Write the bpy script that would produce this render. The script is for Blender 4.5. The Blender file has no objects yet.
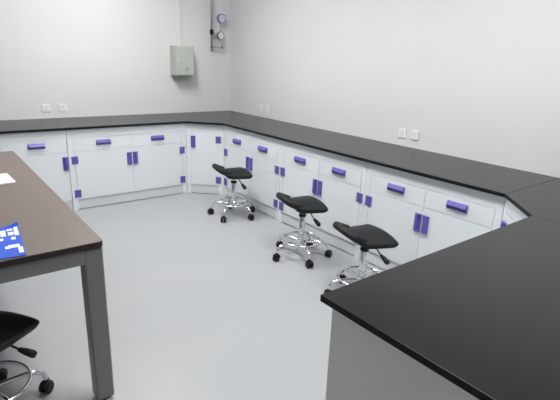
import bpy, bmesh, math
from mathutils import Vector, Matrix
S = bpy.context.scene
COL = S.collection
PI = math.pi

# ------------------------------------------------------------------ materials
def mat(name, col, rough=0.5, metal=0.0, spec=0.5, noise=None, bump=0.0, bscale=60, coat=0.0, emit=None, estr=0.0):
    m = bpy.data.materials.new(name); m.use_nodes = True
    nt = m.node_tree; b = nt.nodes['Principled BSDF']
    b.inputs['Base Color'].default_value = (*col, 1)
    b.inputs['Roughness'].default_value = rough
    b.inputs['Metallic'].default_value = metal
    b.inputs['Specular IOR Level'].default_value = spec
    b.inputs['Coat Weight'].default_value = coat
    tc = nt.nodes.new('ShaderNodeTexCoord')
    if noise:
        scale, c2, detail = noise
        n = nt.nodes.new('ShaderNodeTexNoise'); n.inputs['Scale'].default_value = scale
        n.inputs['Detail'].default_value = detail
        nt.links.new(tc.outputs['Object'], n.inputs['Vector'])
        r = nt.nodes.new('ShaderNodeValToRGB')
        r.color_ramp.elements[0].position = .3; r.color_ramp.elements[0].color = (*col, 1)
        r.color_ramp.elements[1].position = .7; r.color_ramp.elements[1].color = (*c2, 1)
        nt.links.new(n.outputs['Fac'], r.inputs['Fac']); nt.links.new(r.outputs['Color'], b.inputs['Base Color'])
    if bump:
        n = nt.nodes.new('ShaderNodeTexNoise'); n.inputs['Scale'].default_value = bscale; n.inputs['Detail'].default_value = 3
        nt.links.new(tc.outputs['Object'], n.inputs['Vector'])
        bp = nt.nodes.new('ShaderNodeBump'); bp.inputs['Strength'].default_value = bump; bp.inputs['Distance'].default_value = .01
        nt.links.new(n.outputs['Fac'], bp.inputs['Height']); nt.links.new(bp.outputs['Normal'], b.inputs['Normal'])
    if emit:
        b.inputs['Emission Color'].default_value = (*emit, 1); b.inputs['Emission Strength'].default_value = estr
    return m

M = dict(
    wall=mat('wall paint', (.675, .678, .69), .8, noise=(1.2, (.695, .698, .708), 2), bump=.05, bscale=90),
    ceil=mat('ceiling paint', (.75, .75, .75), .9),
    floor=mat('grey vinyl floor', (.360, .378, .390), .40, noise=(2.5, (.377, .392, .403), 4), bump=.02, bscale=120),
    top=mat('dark epoxy worktop', (.0075, .0075, .009), .26, spec=.32, noise=(5, (.011, .0105, .012), 5), bump=.015, bscale=200),
    core=mat('black board core', (.006,.006,.007), .5, spec=.25),
    lam=mat('white laminate', (.71, .745, .775), .38),
    trim=mat('white laminate frame', (.72, .755, .785), .38),
    plinth=mat('white plinth', (.60, .63, .66), .45),
    panel=mat('grey white end panel', (.80, .79, .76), .5),
    purple=mat('violet plastic', (.11, .10, .38), .35),
    hinge=mat('violet hinge plastic', (.115, .105, .36), .42),
    wood=mat('brown laminate', (.150, .117, .104), .40, noise=(30, (.165, .130, .116), 6)),
    edge=mat('dark edge band', (.022, .014, .012), .4),
    steel=mat('grey painted steel', (.19, .185, .185), .42),
    chrome=mat('chrome', (.78, .79, .80), .13, metal=1.0),
    brush=mat('dull steel tube', (.50, .50, .49), .35, metal=.9),
    black=mat('black polyurethane', (.010, .012, .013), .55, spec=.28, bump=.08, bscale=220),
    rubber=mat('black plastic', (.007, .007, .008), .45, spec=.3),
    gbox=mat('pale grey green enamel', (.46, .50, .45), .45),
    gdark=mat('grey marking', (.24, .26, .25), .6),
    white=mat('white plastic', (.78, .78, .78), .4),
    slot=mat('socket holes', (.35, .35, .35), .6),
    pvc=mat('pale conduit', (.62, .64, .62), .5),
    vring=mat('violet gauge case', (.20, .18, .38), .4),
    dial=mat('pale violet dial', (.64, .64, .76), .5),
    dial2=mat('white dial', (.80, .81, .80), .5),
    paper=mat('white paper', (.86, .86, .86), .7),
    blue=mat('blue printed cover', (.02, .09, .62), .4),
    print_=mat('white print', (.85, .88, .92), .5),
    lampb=mat('white lamp frame', (.8, .8, .8), .5),
    glow=mat('lamp diffuser', (.9, .9, .9), .5, emit=(1.0, .985, .97), estr=34),
    glow3=mat('faint lamp diffuser', (.9,.9,.9), .5, emit=(.93,1,.95), estr=3.0),
    glow2=mat('dim lamp diffuser', (.9, .9, .9), .5, emit=(.93, 1.0, .95), estr=4.5),
)

# ------------------------------------------------------------------ mesh helpers
def bm_box(bm, x0, x1, y0, y1, z0, z1):
    v = [bm.verts.new(p) for p in ((x0,y0,z0),(x1,y0,z0),(x1,y1,z0),(x0,y1,z0),(x0,y0,z1),(x1,y0,z1),(x1,y1,z1),(x0,y1,z1))]
    for f in ((3,2,1,0),(4,5,6,7),(0,1,5,4),(1,2,6,5),(2,3,7,6),(3,0,4,7)): bm.faces.new([v[i] for i in f])
def bm_prism(bm, pts, z0, z1):
    a = sum(pts[i][0]*pts[(i+1)%len(pts)][1]-pts[(i+1)%len(pts)][0]*pts[i][1] for i in range(len(pts)))
    if a < 0: pts = pts[::-1]
    lo = [bm.verts.new((x,y,z0)) for x,y in pts]; hi = [bm.verts.new((x,y,z1)) for x,y in pts]
    bm.faces.new(lo[::-1]); bm.faces.new(hi)
    n = len(pts)
    for i in range(n): bm.faces.new((lo[i], lo[(i+1)%n], hi[(i+1)%n], hi[i]))
def frames(path):
    out = []; n = len(path); prev = None
    for i in range(n):
        t = (path[min(i+1,n-1)] - path[max(i-1,0)]).normalized()
        if prev is None:
            a = Vector((0,0,1)) if abs(t.z) < .9 else Vector((1,0,0))
            nrm = t.cross(a).normalized()
        else:
            nrm = (prev - t*prev.dot(t)).normalized()
        prev = nrm; out.append((nrm, t.cross(nrm)))
    return out
def bm_tube(bm, path, rad, seg=12, closed=False):
    path = [Vector(p) for p in path]
    rads = rad if isinstance(rad, (list,tuple)) else [rad]*len(path)
    if closed:
        rings = []; n = len(path)
        c = sum(path, Vector())/n
        for i,p in enumerate(path):
            o = (p-c).normalized(); t = (path[(i+1)%n]-path[i-1]).normalized(); b = t.cross(o).normalized()
            rings.append([bm.verts.new(p+(o*math.cos(2*PI*k/seg)+b*math.sin(2*PI*k/seg))*rads[i]) for k in range(seg)])
        for i in range(n):
            for k in range(seg):
                bm.faces.new((rings[i][k], rings[i][(k+1)%seg], rings[(i+1)%n][(k+1)%seg], rings[(i+1)%n][k]))
        return
    fr = frames(path)
    rings = [[bm.verts.new(p+(n_*math.cos(2*PI*k/seg)+b*math.sin(2*PI*k/seg))*r) for k in range(seg)] for p,(n_,b),r in zip(path,fr,rads)]
    for i in range(len(rings)-1):
        for k in range(seg):
            bm.faces.new((rings[i][k], rings[i][(k+1)%seg], rings[i+1][(k+1)%seg], rings[i+1][k]))
    bm.faces.new(rings[0][::-1]); bm.faces.new(rings[-1])
def smooth_path(pts, n=6):
    pts = [Vector(p) for p in pts]; P = [pts[0]*2-pts[1]]+pts+[pts[-1]*2-pts[-2]]; out = []
    for i in range(1, len(P)-2):
        for k in range(n):
            t = k/n; a,b,c,d = P[i-1:i+3]
            out.append(.5*((2*b)+(c-a)*t+(2*a-5*b+4*c-d)*t*t+(3*b-a-3*c+d)*t**3))
    return out+[pts[-1]]
def finish(name, bm, m, parent=None, bevel=0, smooth=False, seg=2, loc=(0,0,0), rot=None, subd=0, solid=0):
    bmesh.ops.recalc_face_normals(bm, faces=bm.faces)
    me = bpy.data.meshes.new(name); bm.to_mesh(me); bm.free()
    o = bpy.data.objects.new(name, me); COL.objects.link(o)
    for q in (m if isinstance(m, (list,tuple)) else [m]): me.materials.append(q)
    o.parent = parent; o.location = loc
    if rot: o.rotation_euler = rot
    if smooth:
        for p in me.polygons: p.use_smooth = True
    if solid:
        s = o.modifiers.new('solid','SOLIDIFY'); s.thickness = solid; s.offset = -1
    if bevel:
        b = o.modifiers.new('bevel','BEVEL'); b.width = bevel; b.segments = seg; b.limit_method = 'ANGLE'
        b.angle_limit = math.radians(40)
    if subd:
        s = o.modifiers.new('subd','SUBSURF'); s.levels = subd; s.render_levels = subd
    return o
def box(name, dims, m, parent=None, bevel=0, **k):
    bm = bmesh.new(); bm_box(bm, *dims); return finish(name, bm, m, parent, bevel, **k)
def root(name, label, cat, loc=(0,0,0), rz=0, group=None):
    o = bpy.data.objects.new(name, None); COL.objects.link(o); o.location = loc; o.rotation_euler = (0,0,rz)
    o.empty_display_size = .05
    return tag(o, label, cat, group)
def tag(o, label, cat, group=None):
    o['label'] = label; o['category'] = cat
    if group: o['group'] = group
    return o
def structure(o): o['kind'] = 'structure'; return o
def kids(o): return [c for c in COL.objects if c.parent == o]
def copy_tree(o, parent=None):
    c = o.copy(); COL.objects.link(c)
    if parent: c.parent = parent
    for ch in kids(o):
        if ch is not c: copy_tree(ch, c)
    return c

# ------------------------------------------------------------------ room shell
XL, YF, H = -7.2, -8.2, 3.0
structure(box('floor', (XL-.15, .15, YF-.15, .15, -.15, 0), M['floor']))
structure(box('ceiling', (XL-.15, .15, YF-.15, .15, H, H+.15), M['ceil']))
structure(box('wall_back', (XL, 0, 0, .15, 0, H), M['wall']))
structure(box('wall_right', (0, .15, YF-.15, .15, 0, H), M['wall']))
structure(box('wall_left', (XL-.15, XL, YF-.15, .15, 0, H), M['wall']))
structure(box('wall_front', (XL, 0, YF-.15, YF, 0, H), M['wall']))

# ------------------------------------------------------------------ base cabinets
FR = -.72          # cabinet front line along each wall
TOPZ = .826
def bm_prism_x(bm, x0, x1, yz):
    a = [bm.verts.new((x0,y,z)) for y,z in yz]; b = [bm.verts.new((x1,y,z)) for y,z in yz]
    bm.faces.new(a); bm.faces.new(b[::-1]); n = len(yz)
    for i in range(n): bm.faces.new((a[i], a[(i+1)%n], b[(i+1)%n], b[i]))
def pull_mesh(L, hgt, dep, vertical=False):
    """finger pull: bright sloped face above a hollow underside; extruded along its length with tapered ends"""
    prof = [(0, 0), (-.003, 0), (-.003, hgt*.36), (-dep+.007, hgt*.44), (-dep, hgt*.48), (-dep, hgt*.54), (-.012, hgt*.94), (-.008, hgt), (0, hgt)]
    bm = bmesh.new(); rings = []
    for t in (-1, 1):
        ring = []
        for (y, z) in prof:
            tp = 1 - (.10*L if not vertical else .06*L)/L * min(1, max(0, -y-.007)/(dep-.007))
            ring.append(bm.verts.new((t*L/2*tp, y, z-hgt/2)))
        rings.append(ring)
    n = len(prof)
    bm.faces.new(rings[0]); bm.faces.new(rings[1][::-1])
    for i in range(n): bm.faces.new((rings[0][i], rings[0][(i+1)%n], rings[1][(i+1)%n], rings[1][i]))
    for t in (-1, 1):  # end cheeks added to block light and darken the hollow
        x = t*(L/2-.003)
        bm_prism_x(bm, x-.003, x+.003, [(-.001,-hgt/2),(-.006,-hgt/2),(-dep*.8,-hgt*.08),(-.001,0)])
    if vertical:
        rot = Matrix.Rotation(PI/2, 4, 'Y')
        bmesh.ops.transform(bm, matrix=rot, verts=bm.verts)
    return bm
def drawer_handle(x, z, parent):
    return finish('handle', pull_mesh(.148, .054, .025), M['purple'], parent, bevel=.0015, loc=(x, 0, z))
def door_handle(x, z, parent, side):
    """side = -1: finger hollow opens to the left, +1: to the right"""
    bm = pull_mesh(.132, .053, .022, True)
    if side > 0: bmesh.ops.transform(bm, matrix=Matrix.Scale(-1, 4, (1,0,0)), verts=bm.verts)
    return finish('handle', bm, M['purple'], parent, bevel=.0015, loc=(x, 0, z))
def hinge(x, z, parent):
    bm = bmesh.new()
    bm_box(bm, x-.031, x-.001, -.006, .001, z-.039, z+.039)
    bm_box(bm, x+.001, x+.031, -.006, .001, z-.039, z+.039)
    bm_tube(bm, [(x,-.006,z-.034),(x,-.006,z+.034)], .004, 8)
    for dz in (-.02, .02):
        for dx in (-.014, .014): bm_tube(bm, [(x+dx,-.0062,z+dz),(x+dx,-.008,z+dz)], .004, 8)
    return finish('hinge', bm, M['hinge'], parent, bevel=.001)
G = .0024
DZ0, DZ1, RZ0, RZ1 = .115, .6035, .6075, .733
def cabinet(label, p0, p1, kind, pl=.05, pr=.05, depth=.70, plan=None, group=None, cat='cabinet', name='base_cabinet', panel=None):
    p0 = Vector(p0); p1 = Vector(p1); d = p1-p0; w = d.length; ang = math.atan2(d.y, d.x)
    t = root(name, label, cat, (p0.x, p0.y, 0), ang, group)
    e = .001
    bm = bmesh.new()
    if plan:
        R = Matrix.Rotation(-ang, 2)
        q = [tuple(R @ (Vector(p)-p0)) for p in plan]
        bm_prism(bm, q, .11, TOPZ-e)
    else:
        bm_box(bm, e, w-e, .006, depth, .11, TOPZ-e)
    finish('carcass', bm, M['lam'], t)
    bm = bmesh.new()
    for a, b in ((e, pl-G), (w-pr+G, w-e)): bm_box(bm, a, b, 0, .0058, .11, TOPZ-e); bm_box(bm, a, b, 0, .03, 0, .1098)
    bm_box(bm, pl-G, w-pr+G, .0008, .0058, RZ1+.0045, TOPZ-e)
    finish('face_frame', bm, M['trim'], t, bevel=.0015)
    bm = bmesh.new(); bm_box(bm, pl-G, w-pr+G, .010, .03, .012, .108)
    bm_box(bm, pl-G, w-pr+G, .022, .03, 0, .012)
    finish('plinth', bm, M['plinth'], t, bevel=.001)
    a, b = pl, w-pr
    if kind == 'double':
        m = (a+b)/2
        for (u, v, s) in ((a, m, -1), (m, b, 1)):
            dr = box('drawer', (u+G, v-G, 0, .0055, RZ0, RZ1), M['lam'], t, bevel=.0015)
            drawer_handle((u+v)/2, .681, dr)
            do = box('door', (u+G, v-G, 0, .0055, DZ0, DZ1), M['lam'], t, bevel=.0015)
            door_handle(m+s*.031, .487, do, -s)
            for z in (.52, .175): hinge(a if s < 0 else b, z, do)
    elif kind in ('single',):                     # hinge left, handle right
        dr = box('drawer', (a+G, b-G, 0, .0055, RZ0, RZ1), M['lam'], t, bevel=.0015)
        drawer_handle((a+b)/2-.015, .686, dr)
        do = box('door', (a+G, b-G, 0, .0055, DZ0, DZ1), M['lam'], t, bevel=.0015)
        door_handle(b-.028, .495, do, -1)
        for z in (.52, .175): hinge(a, z, do)
    elif kind == 'tall_hinge_right':
        do = box('door', (a+G, b-G, 0, .0055, DZ0, RZ1), M['lam'], t, bevel=.0015)
        door_handle(a+.030, .620, do, 1)
        for z in (.652, .18): hinge(b, z, do)
    elif kind == 'tall_pair':
        m = (a+b)/2
        for (u, v, s) in ((a, m, -1), (m, b, 1)):
            do = box('door', (u+G, v-G, 0, .0055, DZ0, RZ1), M['lam'], t, bevel=.0015)
            door_handle(m+s*.029, .60, do, -s)
            for z in (.685, .175): hinge(a if s < 0 else b, z, do)
    if panel:
        box('end_panel', panel, M['panel'], t, bevel=.0015)
    return t
GA = 'base cabinets under the back wall worktop'; GB = 'base cabinets under the right wall worktop'; GC = 'base cabinets under the near worktop'
cabinet('white tall-doored base cabinet at far left under back wall worktop, partly behind brown table', (-3.76,FR), (-2.865,FR), 'tall_pair', group=GA)
cabinet('narrow white single-door base cabinet with one drawer, just right of the brown table corner', (-2.865,FR), (-2.308,FR), 'single', pl=.05, pr=.004, group=GA)
cabinet('wide white cabinet with two drawers and two doors, left of the far corner cabinet', (-2.308,FR), (-1.036,FR), 'double', pl=.056, pr=.056, group=GA)
cabinet('white diagonal single-door corner cabinet in the far room corner', (-1.034,FR), (FR,-1.019), 'tall_hinge_right', pl=.05, pr=.062,
        plan=[(-1.031,-.7145),(-1.031,-.003),(-.003,-.003),(-.003,-1.018),(-.7145,-1.018)], name='corner_cabinet')
cabinet('white two-drawer cabinet on right wall behind the farthest stool', (FR,-1.02), (FR,-2.066), 'double', pl=.045, pr=.045, group=GB)
cabinet('middle one of three white two-drawer cabinets along the right wall', (FR,-2.068), (FR,-3.155), 'double', pl=.045, pr=.045, group=GB)
cabinet('white two-drawer cabinet on right wall nearest the camera, behind the nearest right-hand stool', (FR,-3.157), (FR,-4.246), 'double', pl=.048, pr=.048, group=GB)
cabinet('white diagonal corner cabinet at the near right corner, mostly hidden below the near worktop', (FR+.0015,-4.2462), (-1.020,-4.5635), 'tall_hinge_right', pl=.03, pr=.03,
        plan=[(-.7135,-4.252),(-.003,-4.252),(-.003,-5.26),(-1.019,-5.26),(-1.019,-4.571)], name='corner_cabinet')
cabinet('white base cabinet under the near worktop beside the near corner cabinet', (-1.0215,-4.5635), (-1.725,-4.5635), 'double', pl=.04, pr=.04, depth=.696, group=GC)
cabinet('white base cabinet with plain grey-white end panel under the free end of near worktop', (-1.7265,-4.5635), (-2.432,-4.5635), 'double', pl=.04, pr=.04, depth=.696,
        panel=(.7070, .7275, -.002, .698, 0, TOPZ-.001), group=GC)

# ------------------------------------------------------------------ worktops
GT = 'dark worktop sections'
def worktop(label, pts):
    bm = bmesh.new(); bm_prism(bm, pts, TOPZ+.0005, .85)
    o = finish('worktop', bm, [M['top'], M['core']], bevel=.0015)
    for p in o.data.polygons:
        if abs(p.normal.z) < .5: p.material_index = 1
    return tag(o, label, 'worktop', GT)
g = .0012
P1 = (-1.056,-.75); P2 = (-.75,-1.056); P3 = (-.75,-4.253); P4 = (-1.031,-4.5335); E_ = -2.484; YB = -5.284
worktop('long straight black worktop section along the back wall', [(-3.80,-.75),(P1[0]-g,-.75),(P1[0]-g,-.002),(-3.80,-.002)])
worktop('black corner worktop piece in the far corner of the room', [(P1[0]+g,-.002),P1[:1]+(-.75,),(-.75,P2[1]),(-.002,P2[1]+g),(-.002,-.002)])
worktop('long straight black worktop section along the right wall', [(-.002,P2[1]-g),(-.75,P2[1]-g),(-.75,P3[1]+g),(-.002,P3[1]+g)])
worktop('black corner worktop piece at right edge of photo, between two seams', [(-.002,P3[1]-g),P3,P4,(P4[0]+g,YB),(-.002,YB)])
worktop('large black worktop section nearest the camera with a free end corner', [(P4[0]-g,P4[1]),(E_,P4[1]),(E_,YB),(P4[0]-g,YB)])

# ------------------------------------------------------------------ brown table
tb = root('table', 'brown laminate table with dark edge and grey square metal legs on the left', 'table', (-3.56,-2.525,0))
def T(*d):
    x0,x1,y0,y1,z0,z1 = d; return (x0+3.56,x1+3.56,y0+2.525,y1+2.525,z0,z1)
TX0,TX1,TY0,TY1 = -4.25,-2.870,-3.612,-1.44
def rrect(x0,x1,y0,y1,r,n=5):
    o=[]
    for cx,cy,a in ((x1-r,y0+r,-90),(x1-r,y1-r,0),(x0+r,y1-r,90),(x0+r,y0+r,180)):
        for k in range(n+1):
            t=math.radians(a+90*k/n); o.append((cx+r*math.cos(t)+3.56, cy+r*math.sin(t)+2.525))
    return o
bm = bmesh.new(); bm_prism(bm, rrect(TX0,TX1,TY0,TY1,.022), .773, .798)
o = finish('edge_band', bm, M['edge'], tb, bevel=.002); o['label'] = 'dark brown edge around the table top'
bm = bmesh.new(); bm_prism(bm, rrect(TX0+.001,TX1-.001,TY0+.001,TY1-.001,.021), .7982, .8)
finish('tabletop', bm, M['wood'], tb)
bm = bmesh.new()
for d in ((TX0+.08,TX1-.08,TY0+.006,TY0+.046,.707,.772),(TX0+.08,TX1-.08,TY1-.046,TY1-.006,.707,.772),
          (TX1-.044,TX1-.004,TY0+.086,TY1-.086,.707,.772),(TX0+.004,TX0+.044,TY0+.086,TY1-.086,.707,.772)):
    bm_box(bm, *T(*d))
finish('apron', bm, M['steel'], tb, bevel=.002)
for lx,ly in ((TX1-.084,TY0+.006),(TX1-.084,TY1-.086),(TX0+.004,TY0+.006),(TX0+.004,TY1-.086)):
    l = box('leg', T(lx,lx+.08,ly,ly+.08,.014,.772), M['steel'], tb, bevel=.008)
    bm = bmesh.new(); bm_tube(bm, [(lx+3.60,ly+2.565,0),(lx+3.60,ly+2.565,.006),(lx+3.60,ly+2.565,.008),(lx+3.60,ly+2.565,.016)], [.036,.036,.022,.022], 20)
    f = finish('foot', bm, M['chrome'], l); f['label'] = 'chrome levelling foot'

# papers on the table
bm = bmesh.new()
def local_quad(u0,u1,v0,v1): return [(u0,v0),(u1,v0),(u1,v1),(u0,v1)]
o = tag(box('paper_booklet', (-.21,0,-.25,0,0,.007), M['paper'], None, bevel=.001, loc=(-3.022,-2.210,.8005), rot=(0,0,math.radians(2.5))),
        'plain white sheets of paper lying on the brown table, farther from camera', 'paper')
bm.free()
ANG = math.radians(-4.7); BX, BY = -3.160, -3.604
def bend(u, v):
    # far right corner of the cover lifts a little
    s = max(0, (v-.26)/.095) * max(0, (u+.09)/.09)
    return .004 + .020*s*s
MARKS = ((-.020,-.004,.235,.325),(-.048,-.023,.300,.318),(-.045,-.026,.245,.285),(-.026,-.020,.262,.275),(-.072,-.052,.238,.315),
          (-.10,-.078,.29,.312),(-.10,-.078,.235,.272),(-.125,-.106,.24,.31),(-.16,-.13,.285,.31),(-.16,-.13,.24,.27),(-.20,-.17,.24,.31),(-.24,-.21,.25,.30),
          (-.038,-.022,.190,.222),(-.084,-.066,.190,.222),(-.13,-.11,.190,.222),
          (-.052,-.010,.095,.128),(-.022,-.005,.028,.095),(-.064,-.047,.088,.118),(-.10,-.09,.10,.11))
bm = bmesh.new(); nu, nv = 65, 71
g_ = [[(-.26+.26*i/nu, .355*j/nv) for i in range(nu+1)] for j in range(nv+1)]
up = [[bm.verts.new((u,v,bend(u,v))) for u,v in r] for r in g_]
dn = [[bm.verts.new((u,v,bend(u,v)-.0035)) for u,v in r] for r in g_]
for j in range(nv):
    for i in range(nu):
        f = bm.faces.new((up[j][i],up[j][i+1],up[j+1][i+1],up[j+1][i])); bm.faces.new((dn[j][i],dn[j+1][i],dn[j+1][i+1],dn[j][i+1]))
        cu = (g_[j][i][0]+g_[j][i+1][0])/2; cv = (g_[j][i][1]+g_[j+1][i][1])/2
        if any(a <= cu <= b and c <= cv <= d for a,b,c,d in MARKS): f.material_index = 1
for j in range(nv):
    bm.faces.new((up[j][0],up[j+1][0],dn[j+1][0],dn[j][0])); bm.faces.new((up[j+1][nu],up[j][nu],dn[j][nu],dn[j+1][nu]))
for i in range(nu):
    bm.faces.new((up[0][i+1],up[0][i],dn[0][i],dn[0][i+1])); bm.faces.new((up[nv][i],up[nv][i+1],dn[nv][i+1],dn[nv][i]))
bro = tag(finish('brochure', bm, [M['blue'], M['print_']], loc=(BX,BY,.8005), rot=(0,0,ANG)),
          'blue printed brochure with white blocky marks at near left edge of brown table', 'brochure')

# ------------------------------------------------------------------ stools
def make_stool(label, loc, phase, seat_rot, dz=0):
    t = root('lab_stool', label, 'stool', (loc[0],loc[1],0), 0, 'black saddle stools on chrome castor bases')
    # gas column
    bm = bmesh.new(); bm_tube(bm, [(0,0,.135),(0,0,.14),(0,0,.345),(0,0,.348)], [.022,.0275,.0275,.025], 20)
    finish('gas_column', bm, M['chrome'], t, smooth=False, bevel=.001)
    for p in COL.objects[-1].data.polygons: p.use_smooth = True
    bm = bmesh.new(); bm_tube(bm, [(0,0,.346),(0,0,.350),(0,0,.364),(0,0,.368)], [.028,.030,.030,.024], 20)
    finish('collar', bm, M['rubber'], t)
    bm = bmesh.new(); bm_tube(bm, [(0,0,.366),(0,0,.428+dz)], .015, 16)
    finish('piston_rod', bm, M['brush'], t)
    # hub + ring
    bm = bmesh.new(); bm_tube(bm, [(0,0,.098),(0,0,.104),(0,0,.150),(0,0,.158)], [.026,.034,.034,.028], 20)
    finish('hub', bm, M['chrome'], t, bevel=.001)
    bm = bmesh.new(); bm_tube(bm, [(0.164*math.cos(a*2*PI/48), .164*math.sin(a*2*PI/48), .146) for a in range(48)], .0085, 10, closed=True)
    finish('foot_ring', bm, M['chrome'], t, smooth=True)
    for k in range(5):
        a = phase + k*2*PI/5; c, s = math.cos(a), math.sin(a)
        pts = smooth_path([(.02*c,.02*s,.128),(.09*c,.09*s,.131),(.155*c,.155*s,.130),(.200*c,.200*s,.118),(.222*c,.222*s,.092),(.227*c,.227*s,.062)], 5)
        bm = bmesh.new(); bm_tube(bm, pts, [.0125]*(len(pts)-6)+[.0118]*6, 12)
        leg = finish('leg', bm, M['chrome'], t, smooth=True)
        # castor: twin wheels and hood swivelled a little off the leg's line
        b = a + .7 + .9*k
        f = Vector((math.cos(b), math.sin(b), 0)); n = Vector((-f.y, f.x, 0)); ctr = Vector((.229*c, .229*s, .028)) - f*.008
        bm = bmesh.new()
        for sd in (-1, 1):
            bm_tube(bm, [ctr+n*sd*.006, ctr+n*sd*.008, ctr+n*sd*.022, ctr+n*sd*.025], [.024,.028,.028,.022], 20)
        hood = [ctr + f*(.033*math.cos(q)) + Vector((0,0,.033*math.sin(q))) for q in [math.radians(-5+22*i) for i in range(8)]]
        for i in range(7):
            for sd in (-1,1): pass
        lo = []
        for hpt in hood:
            d_ = (hpt-ctr)*.84
            lo.append([bm.verts.new(hpt-n*.015), bm.verts.new(hpt+n*.015), bm.verts.new(ctr+d_+n*.015), bm.verts.new(ctr+d_-n*.015)])
        for i in range(7):
            for j in range(4): bm.faces.new((lo[i][j], lo[i][(j+1)%4], lo[i+1][(j+1)%4], lo[i+1][j]))
        bm.faces.new(lo[0]); bm.faces.new(lo[-1][::-1])
        bm_tube(bm, [(.229*c,.229*s,.050),(.229*c,.229*s,.070)], .012, 12)
        o = finish('castor', bm, M['rubber'], leg, bevel=.0015)
        o['label'] = 'black twin-wheel castor'
    # seat: saddle pad; a thick curved grab lip rises at its back with a hand slot between
    # stations along x (forward) : x, z, half width ; built as a two-sided closed grid
    st = [(-.128,.482,.122),(-.120,.490,.136),(-.105,.488,.150),(-.080,.482,.165),(-.02,.479,.173),(.05,.479,.183),(.11,.477,.192),(.140,.473,.195),(.154,.465,.191)]
    us = [-1,-.95,-.84,-.56,-.28,0,.28,.56,.84,.95,1]
    th = [.030,.040,.044,.046,.046,.046,.044,.042,.030]
    bm = bmesh.new(); U=[]; D=[]
    for i,(x,z,w) in enumerate(st):
        ru=[]; rd=[]
        # direction normal to the profile in the xz plane
        x0,z0,_ = st[max(i-1,0)]; x1,z1,_ = st[min(i+1,len(st)-1)]
        tx,tz = x1-x0, z1-z0; L = math.hypot(tx,tz); nx,nz = -tz/L, tx/L
        for u in us:
            e = abs(u)
            yy = u*w
            xr = (-.02*(e**4) if i >= len(st)-2 else 0)
            crown = .010*math.cos(u*PI)*(1 if 3 <= i <= 6 else .3) - (.008 if e == 1 else 0)
            crown -= .009*u*u
            ru.append(bm.verts.new((x+xr, yy, z+crown)))
            k = th[i]*(.62 if e == 1 else .9 if e > .9 else 1)
            rd.append(bm.verts.new((x+xr-nx*k, yy*.93, z+crown-nz*k)))
        U.append(ru); D.append(rd)
    nu = len(us)
    hole = set()
    nr = len(st)
    for i in range(nr-1):
        for j in range(nu-1):
            if (i,j) in hole: continue
            bm.faces.new((U[i][j],U[i+1][j],U[i+1][j+1],U[i][j+1])); bm.faces.new((D[i][j],D[i][j+1],D[i+1][j+1],D[i+1][j]))
            for (di,dj,a,b) in ((-1,0,(i,j+1),(i,j)),(1,0,(i+1,j),(i+1,j+1)),(0,-1,(i,j),(i+1,j)),(0,1,(i+1,j+1),(i,j+1))):
                q=(i+di,j+dj)
                if q in hole or not (0<=q[0]<nr-1 and 0<=q[1]<nu-1):
                    bm.faces.new((U[a[0]][a[1]],U[b[0]][b[1]],D[b[0]][b[1]],D[a[0]][a[1]]))
    seat = finish('seat', bm, M['black'], t, smooth=True, subd=2, rot=(0,0,seat_rot), loc=(0,0,dz))
    bm = bmesh.new()
    pts = smooth_path([(-.070,-.100,.462),(-.115,-.116,.478),(-.155,-.108,.497),(-.176,-.062,.510),(-.181,0,.513),(-.176,.068,.510),(-.160,.122,.499),(-.118,.132,.480),(-.070,.115,.464)],5)
    bm_tube(bm, pts, [.026]*len(pts), 14)
    finish('grab_lip', bm, M['black'], seat, smooth=True)
    bm = bmesh.new(); bm_box(bm, -.075,.075,-.055,.055,.424,.432)
    bm_box(bm, -.04,.04,-.028,.028,.400,.425)
    finish('mounting_plate', bm, M['rubber'], t, bevel=.002, rot=(0,0,seat_rot), loc=(0,0,dz))
    la = math.radians(-77)
    c, s = math.cos(la), math.sin(la)
    bm = bmesh.new(); bm_tube(bm, smooth_path([(.02*c,.02*s,.412),(.08*c,.08*s,.412),(.12*c,.12*s,.388),(.155*c,.155*s,.366)],4), .0048, 8)
    lev = finish('lever', bm, M['rubber'], t, smooth=True, rot=(0,0,seat_rot), loc=(0,0,dz))
    bm = bmesh.new()
    pts = [(.145,.370),(.155,.366),(.175,.357),(.205,.343),(.218,.337)]; rr = [.006,.011,.015,.018,.013]
    bm_tube(bm, [(r*c,r*s,z) for r,z in pts], rr, 12)
    finish('grip', bm, M['rubber'], lev, smooth=True)
    return t
R_ = math.radians
make_stool('farthest black saddle stool, beside the far corner cabinet', (-1.000,-1.677), R_(-3), R_(-14))
make_stool('black saddle stool second farthest, middle of the three along the right wall cabinets', (-1.073,-2.832), R_(30.5), R_(-16))
make_stool('black saddle stool along right wall nearest the camera, base partly hidden by near worktop', (-1.170,-3.590), R_(80.5), R_(-17))
make_stool('black stool under the brown table at lower left, cut off by photo edge', (-3.345,-3.392), R_(4), R_(44), -.040)

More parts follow.
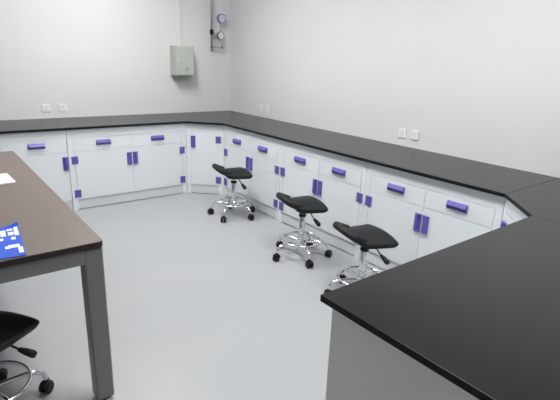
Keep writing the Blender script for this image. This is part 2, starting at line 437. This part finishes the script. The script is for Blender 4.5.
# ------------------------------------------------------------------ electrical box and conduit
eb = root('electrical_box', 'pale grey green metal electrical box mounted high on the back wall', 'electrical box', (-.751,0,1.313))
W_, Hh, Dp = .238, .350, .17
box('case', (-W_/2, W_/2, -Dp, -.001, 0, Hh), M['gbox'], eb, bevel=.004)
dr = box('door', (-W_/2+.010, W_/2-.010, -Dp-.010, -Dp+.0005, .012, Hh-.012), M['gbox'], eb, bevel=.003)
bm = bmesh.new(); bm_tube(bm, [(-.082,-Dp-.008,.165),(-.082,-Dp-.016,.165),(-.082,-Dp-.018,.165)], [.012,.012,.008], 16)
bm_box(bm, -.084,-.080,-Dp-.020,-Dp-.016,.155,.175)
o = finish('lock', bm, M['chrome'], dr)
bm = bmesh.new()
def tri(bm, cx, cz, r, y0, y1, flip=False):
    pts=[(cx+r*math.sin(a), cz+r*math.cos(a)) for a in (0, 2*PI/3, 4*PI/3)]
    lo=[bm.verts.new((x,y0,z)) for x,z in pts]; hi=[bm.verts.new((x,y1,z)) for x,z in pts]
    bm.faces.new(lo); bm.faces.new(hi[::-1])
    for i in range(3): bm.faces.new((lo[i],lo[(i+1)%3],hi[(i+1)%3],hi[i]))
tri(bm, .018, .078, .036, -Dp-.0112, -Dp-.0095)
o = finish('warning_triangle', bm, M['gdark'], dr); o['label'] = 'grey triangular hazard mark with a lightning bolt'
bm = bmesh.new()
tri(bm, .018, .078, .024, -Dp-.0118, -Dp-.0108)
o2 = finish('triangle_field', bm, M['gbox'], dr)
bm = bmesh.new()
bolt = [(.021,.100),(.010,.079),(.018,.079),(.013,.063),(.027,.084),(.019,.084)]
lo=[bm.verts.new((x,-Dp-.0124,z)) for x,z in bolt]; hi=[bm.verts.new((x,-Dp-.0116,z)) for x,z in bolt]
bm.faces.new(lo); bm.faces.new(hi[::-1])
for i in range(6): bm.faces.new((lo[i],lo[(i+1)%6],hi[(i+1)%6],hi[i]))
finish('lightning_bolt', bm, M['gdark'], dr)

cd = root('conduit', 'thin pale conduit running up the back wall from the electrical box', 'conduit', (-.716,0,1.664))
bm = bmesh.new(); bm_box(bm, -.010,.010,-.018,-.001,0,H-1.666)
finish('tube', bm, M['pvc'], cd, bevel=.003)
for z in (.24, .75):
    bm = bmesh.new(); bm_box(bm, -.015,.015,-.022,-.001,z,z+.022); finish('clip', bm, M['pvc'], cd, bevel=.002)

# ------------------------------------------------------------------ gas line with two gauges
gl = root('gas_pipe', 'grey gas pipe with two round pressure gauges on back wall near the corner', 'pipe', (-.320,0,1.668))
bm = bmesh.new(); bm_tube(bm, [(0,-.06,-.055),(0,-.06,H-1.668-.001)], .013, 12)
finish('riser', bm, M['brush'], gl, smooth=True)
bm = bmesh.new(); bm_tube(bm, smooth_path([(0,-.06,0),(.05,-.06,0),(.150,-.06,0),(.155,-.06,.01),(.155,-.06,.11)],3), .009, 10)
finish('branch_tube', bm, M['brush'], gl, smooth=True)
bm = bmesh.new()
for x in (0,.152): bm_tube(bm, [(x-.013,-.06,0),(x+.013,-.06,0)], .013, 12); bm_tube(bm, [(x,-.06,-.014),(x,-.06,.014)], .013, 12)
finish('elbow', bm, M['steel'], gl)
for z in (.62, 1.1):
    bm = bmesh.new(); bm_box(bm, -.02,.02,-.065,-.001,z,z+.014); finish('bracket', bm, M['steel'], gl, bevel=.002)
bm = bmesh.new(); bm_tube(bm, [(0,-.06,.15),(0,-.06,.21)], .022, 14); bm_tube(bm, [(0,-.06,.18),(0,-.10,.18)], .010, 10)
v_ = finish('valve', bm, M['rubber'], gl, bevel=.002); v_['label'] = 'black shut-off valve'
bm = bmesh.new(); bm_tube(bm, [(.028,-.10+.03*math.cos(a*PI/8)*.2,.135+.035*math.cos(a*PI/8)) if False else (.028+.004*math.sin(a*PI/8), -.085+.022*math.sin(a*PI/8), .135+.036*math.cos(a*PI/8)) for a in range(16)], .005, 8, closed=True)
finish('valve_ring', bm, M['brush'], v_, smooth=True)
bm = bmesh.new(); bm_tube(bm, [(.128,-.06,.145),(.128,-.06,.36)], .006, 8); bm_tube(bm, [(.155,-.06,.10),(.150,-.06,.115),(.128,-.06,.125),(.128,-.06,.15)], .008, 8)
finish('link_tube', bm, M['brush'], gl, smooth=True)
def gauge(x, z, r, ring, dial, lbl):
    bm = bmesh.new()
    N=28
    def circ(rr, y): return [bm.verts.new((x+rr*math.cos(2*PI*k/N), y, z+rr*math.sin(2*PI*k/N))) for k in range(N)]
    rs = [circ(r*.97,-.045), circ(r,-.048), circ(r,-.088), circ(r*.93,-.094), circ(r*.85,-.092), circ(r*.84,-.084)]
    bm.faces.new(rs[0]); bm.faces.new(rs[-1][::-1])
    for a,b in zip(rs,rs[1:]):
        for k in range(N): bm.faces.new((a[k],a[(k+1)%N],b[(k+1)%N],b[k]))
    gz = finish('pressure_gauge', bm, ring, gl); gz['label'] = lbl
    bm = bmesh.new(); f=[bm.verts.new((x+r*.84*math.cos(2*PI*k/N), -.0845, z+r*.84*math.sin(2*PI*k/N))) for k in range(N)]
    h=[bm.verts.new((v.co.x,-.0865,v.co.z)) for v in f]; bm.faces.new(f); bm.faces.new(h[::-1])
    for k in range(N): bm.faces.new((f[k],f[(k+1)%N],h[(k+1)%N],h[k]))
    finish('dial', bm, dial, gz)
    bm = bmesh.new()
    bm_tube(bm, [(x-.012,-.0885,z-.010),(x+r*.45,-.0885,z+r*.40)], .0022, 6)
    for k in range(9):
        a = math.radians(-40+k*32.5); c_,s_ = math.cos(a), math.sin(a)
        bm_tube(bm, [(x+c_*r*.60,-.0868,z+s_*r*.60),(x+c_*r*.72,-.0868,z+s_*r*.72)], .0013, 5)
    finish('needle', bm, M['gdark'], gz)
gauge(.137, 2.017-1.668, .056, M['vring'], M['dial'], 'violet-rimmed upper pressure gauge')
gauge(.122, 1.813-1.668, .049, M['steel'], M['dial2'], 'grey-rimmed lower pressure gauge with white dial')

# ------------------------------------------------------------------ wall sockets
def socket(label, loc, rz, group):
    t = root('wall_socket', label, 'socket', loc, rz, group)
    box('plate', (-.043,.043,-.009,-.0005,-.043,.043), M['white'], t, bevel=.003)
    box('faceplate', (-.034,.034,-.0115,-.008,-.034,.034), M['white'], t, bevel=.0015)
    bm = bmesh.new()
    for dx, dz, w, h_ in ((-.010,.014,.0022,.009),(.010,.014,.0022,.009),(0,-.004,.0022,.009),(-.011,-.015,.0022,.008),(.011,-.015,.0022,.008)):
        bm_box(bm, dx-w, dx+w, -.0121, -.0112, dz-h_/2, dz+h_/2)
    finish('pin_holes', bm, M['slot'], t)
    return t
socket('white wall socket above back wall worktop, left one of the pair', (-2.318,0,.957), 0, 'sockets on the back wall')
socket('white wall socket above back wall worktop, right one of the pair', (-2.152,0,.957), 0, 'sockets on the back wall')
socket('white socket on right wall near the far corner, left one of that pair', (0,-.745,.965), -PI/2, 'sockets on the right wall')
socket('white socket on right wall near the far corner, right one of that pair', (0,-.885,.960), -PI/2, 'sockets on the right wall')
socket('white socket on right wall above the nearest two-drawer cabinet, left one of that pair', (0,-2.912,.960), -PI/2, 'sockets on the right wall')
socket('white socket on right wall above the nearest two-drawer cabinet, right one of that pair', (0,-3.048,.964), -PI/2, 'sockets on the right wall')

# ------------------------------------------------------------------ ceiling lamps (outside the frame, they light the room)
def lamp(x, y, g_, label, lx=.30, ly=.60):
    t = root('ceiling_light', label, 'ceiling light', (x,y,H), 0, 'ceiling light panels')
    bm = bmesh.new()
    bm_box(bm, -lx-.02,-lx,-ly-.02,ly+.02,-.05,-.001); bm_box(bm, lx,lx+.02,-ly-.02,ly+.02,-.05,-.001)
    bm_box(bm, -lx,lx,-ly-.02,-ly,-.05,-.001); bm_box(bm, -lx,lx,ly,ly+.02,-.05,-.001)
    finish('frame', bm, M['lampb'], t)
    box('diffuser', (-lx,lx,-ly,ly,-.04,-.03), g_, t)
lamp(-1.9,-1.7, M['glow'], 'white ceiling light panel nearest the far corner')
lamp(-1.75,-4.2, M['glow'], 'white ceiling light panel above the near end of the right wall worktop')
lamp(-4.9,-1.7, M['glow3'], 'dim ceiling light panel at the left, nearest the back wall')
lamp(-5.6,-4.6, M['glow2'], 'dim ceiling light panel at the far left of the room')

# ------------------------------------------------------------------ camera
C = Vector((-3.40287,-5.4659,1.56052)); fw = Vector((0.59406,0.74834,-0.29507)); r = Vector((0.78976,-0.61229,0.03716)); u = Vector((0.15286,0.25511,0.95475))
cam = bpy.data.cameras.new('camera'); co = bpy.data.objects.new('camera', cam); COL.objects.link(co)
co.matrix_world = Matrix(((r.x,u.x,-fw.x,C.x),(r.y,u.y,-fw.y,C.y),(r.z,u.z,-fw.z,C.z),(0,0,0,1)))
cam.sensor_width = 36; cam.lens = 457.781/560*36; cam.clip_start = .02
S.camera = co
w = bpy.data.worlds.new('world'); S.world = w; w.use_nodes = True
w.node_tree.nodes['Background'].inputs['Color'].default_value = (.8,.85,.9,1)
w.node_tree.nodes['Background'].inputs['Strength'].default_value = .3
vs = S.view_settings; vs.view_transform = 'Standard'; vs.look = 'None'; vs.gamma = 1; vs.use_curve_mapping = False; vs.exposure = 0
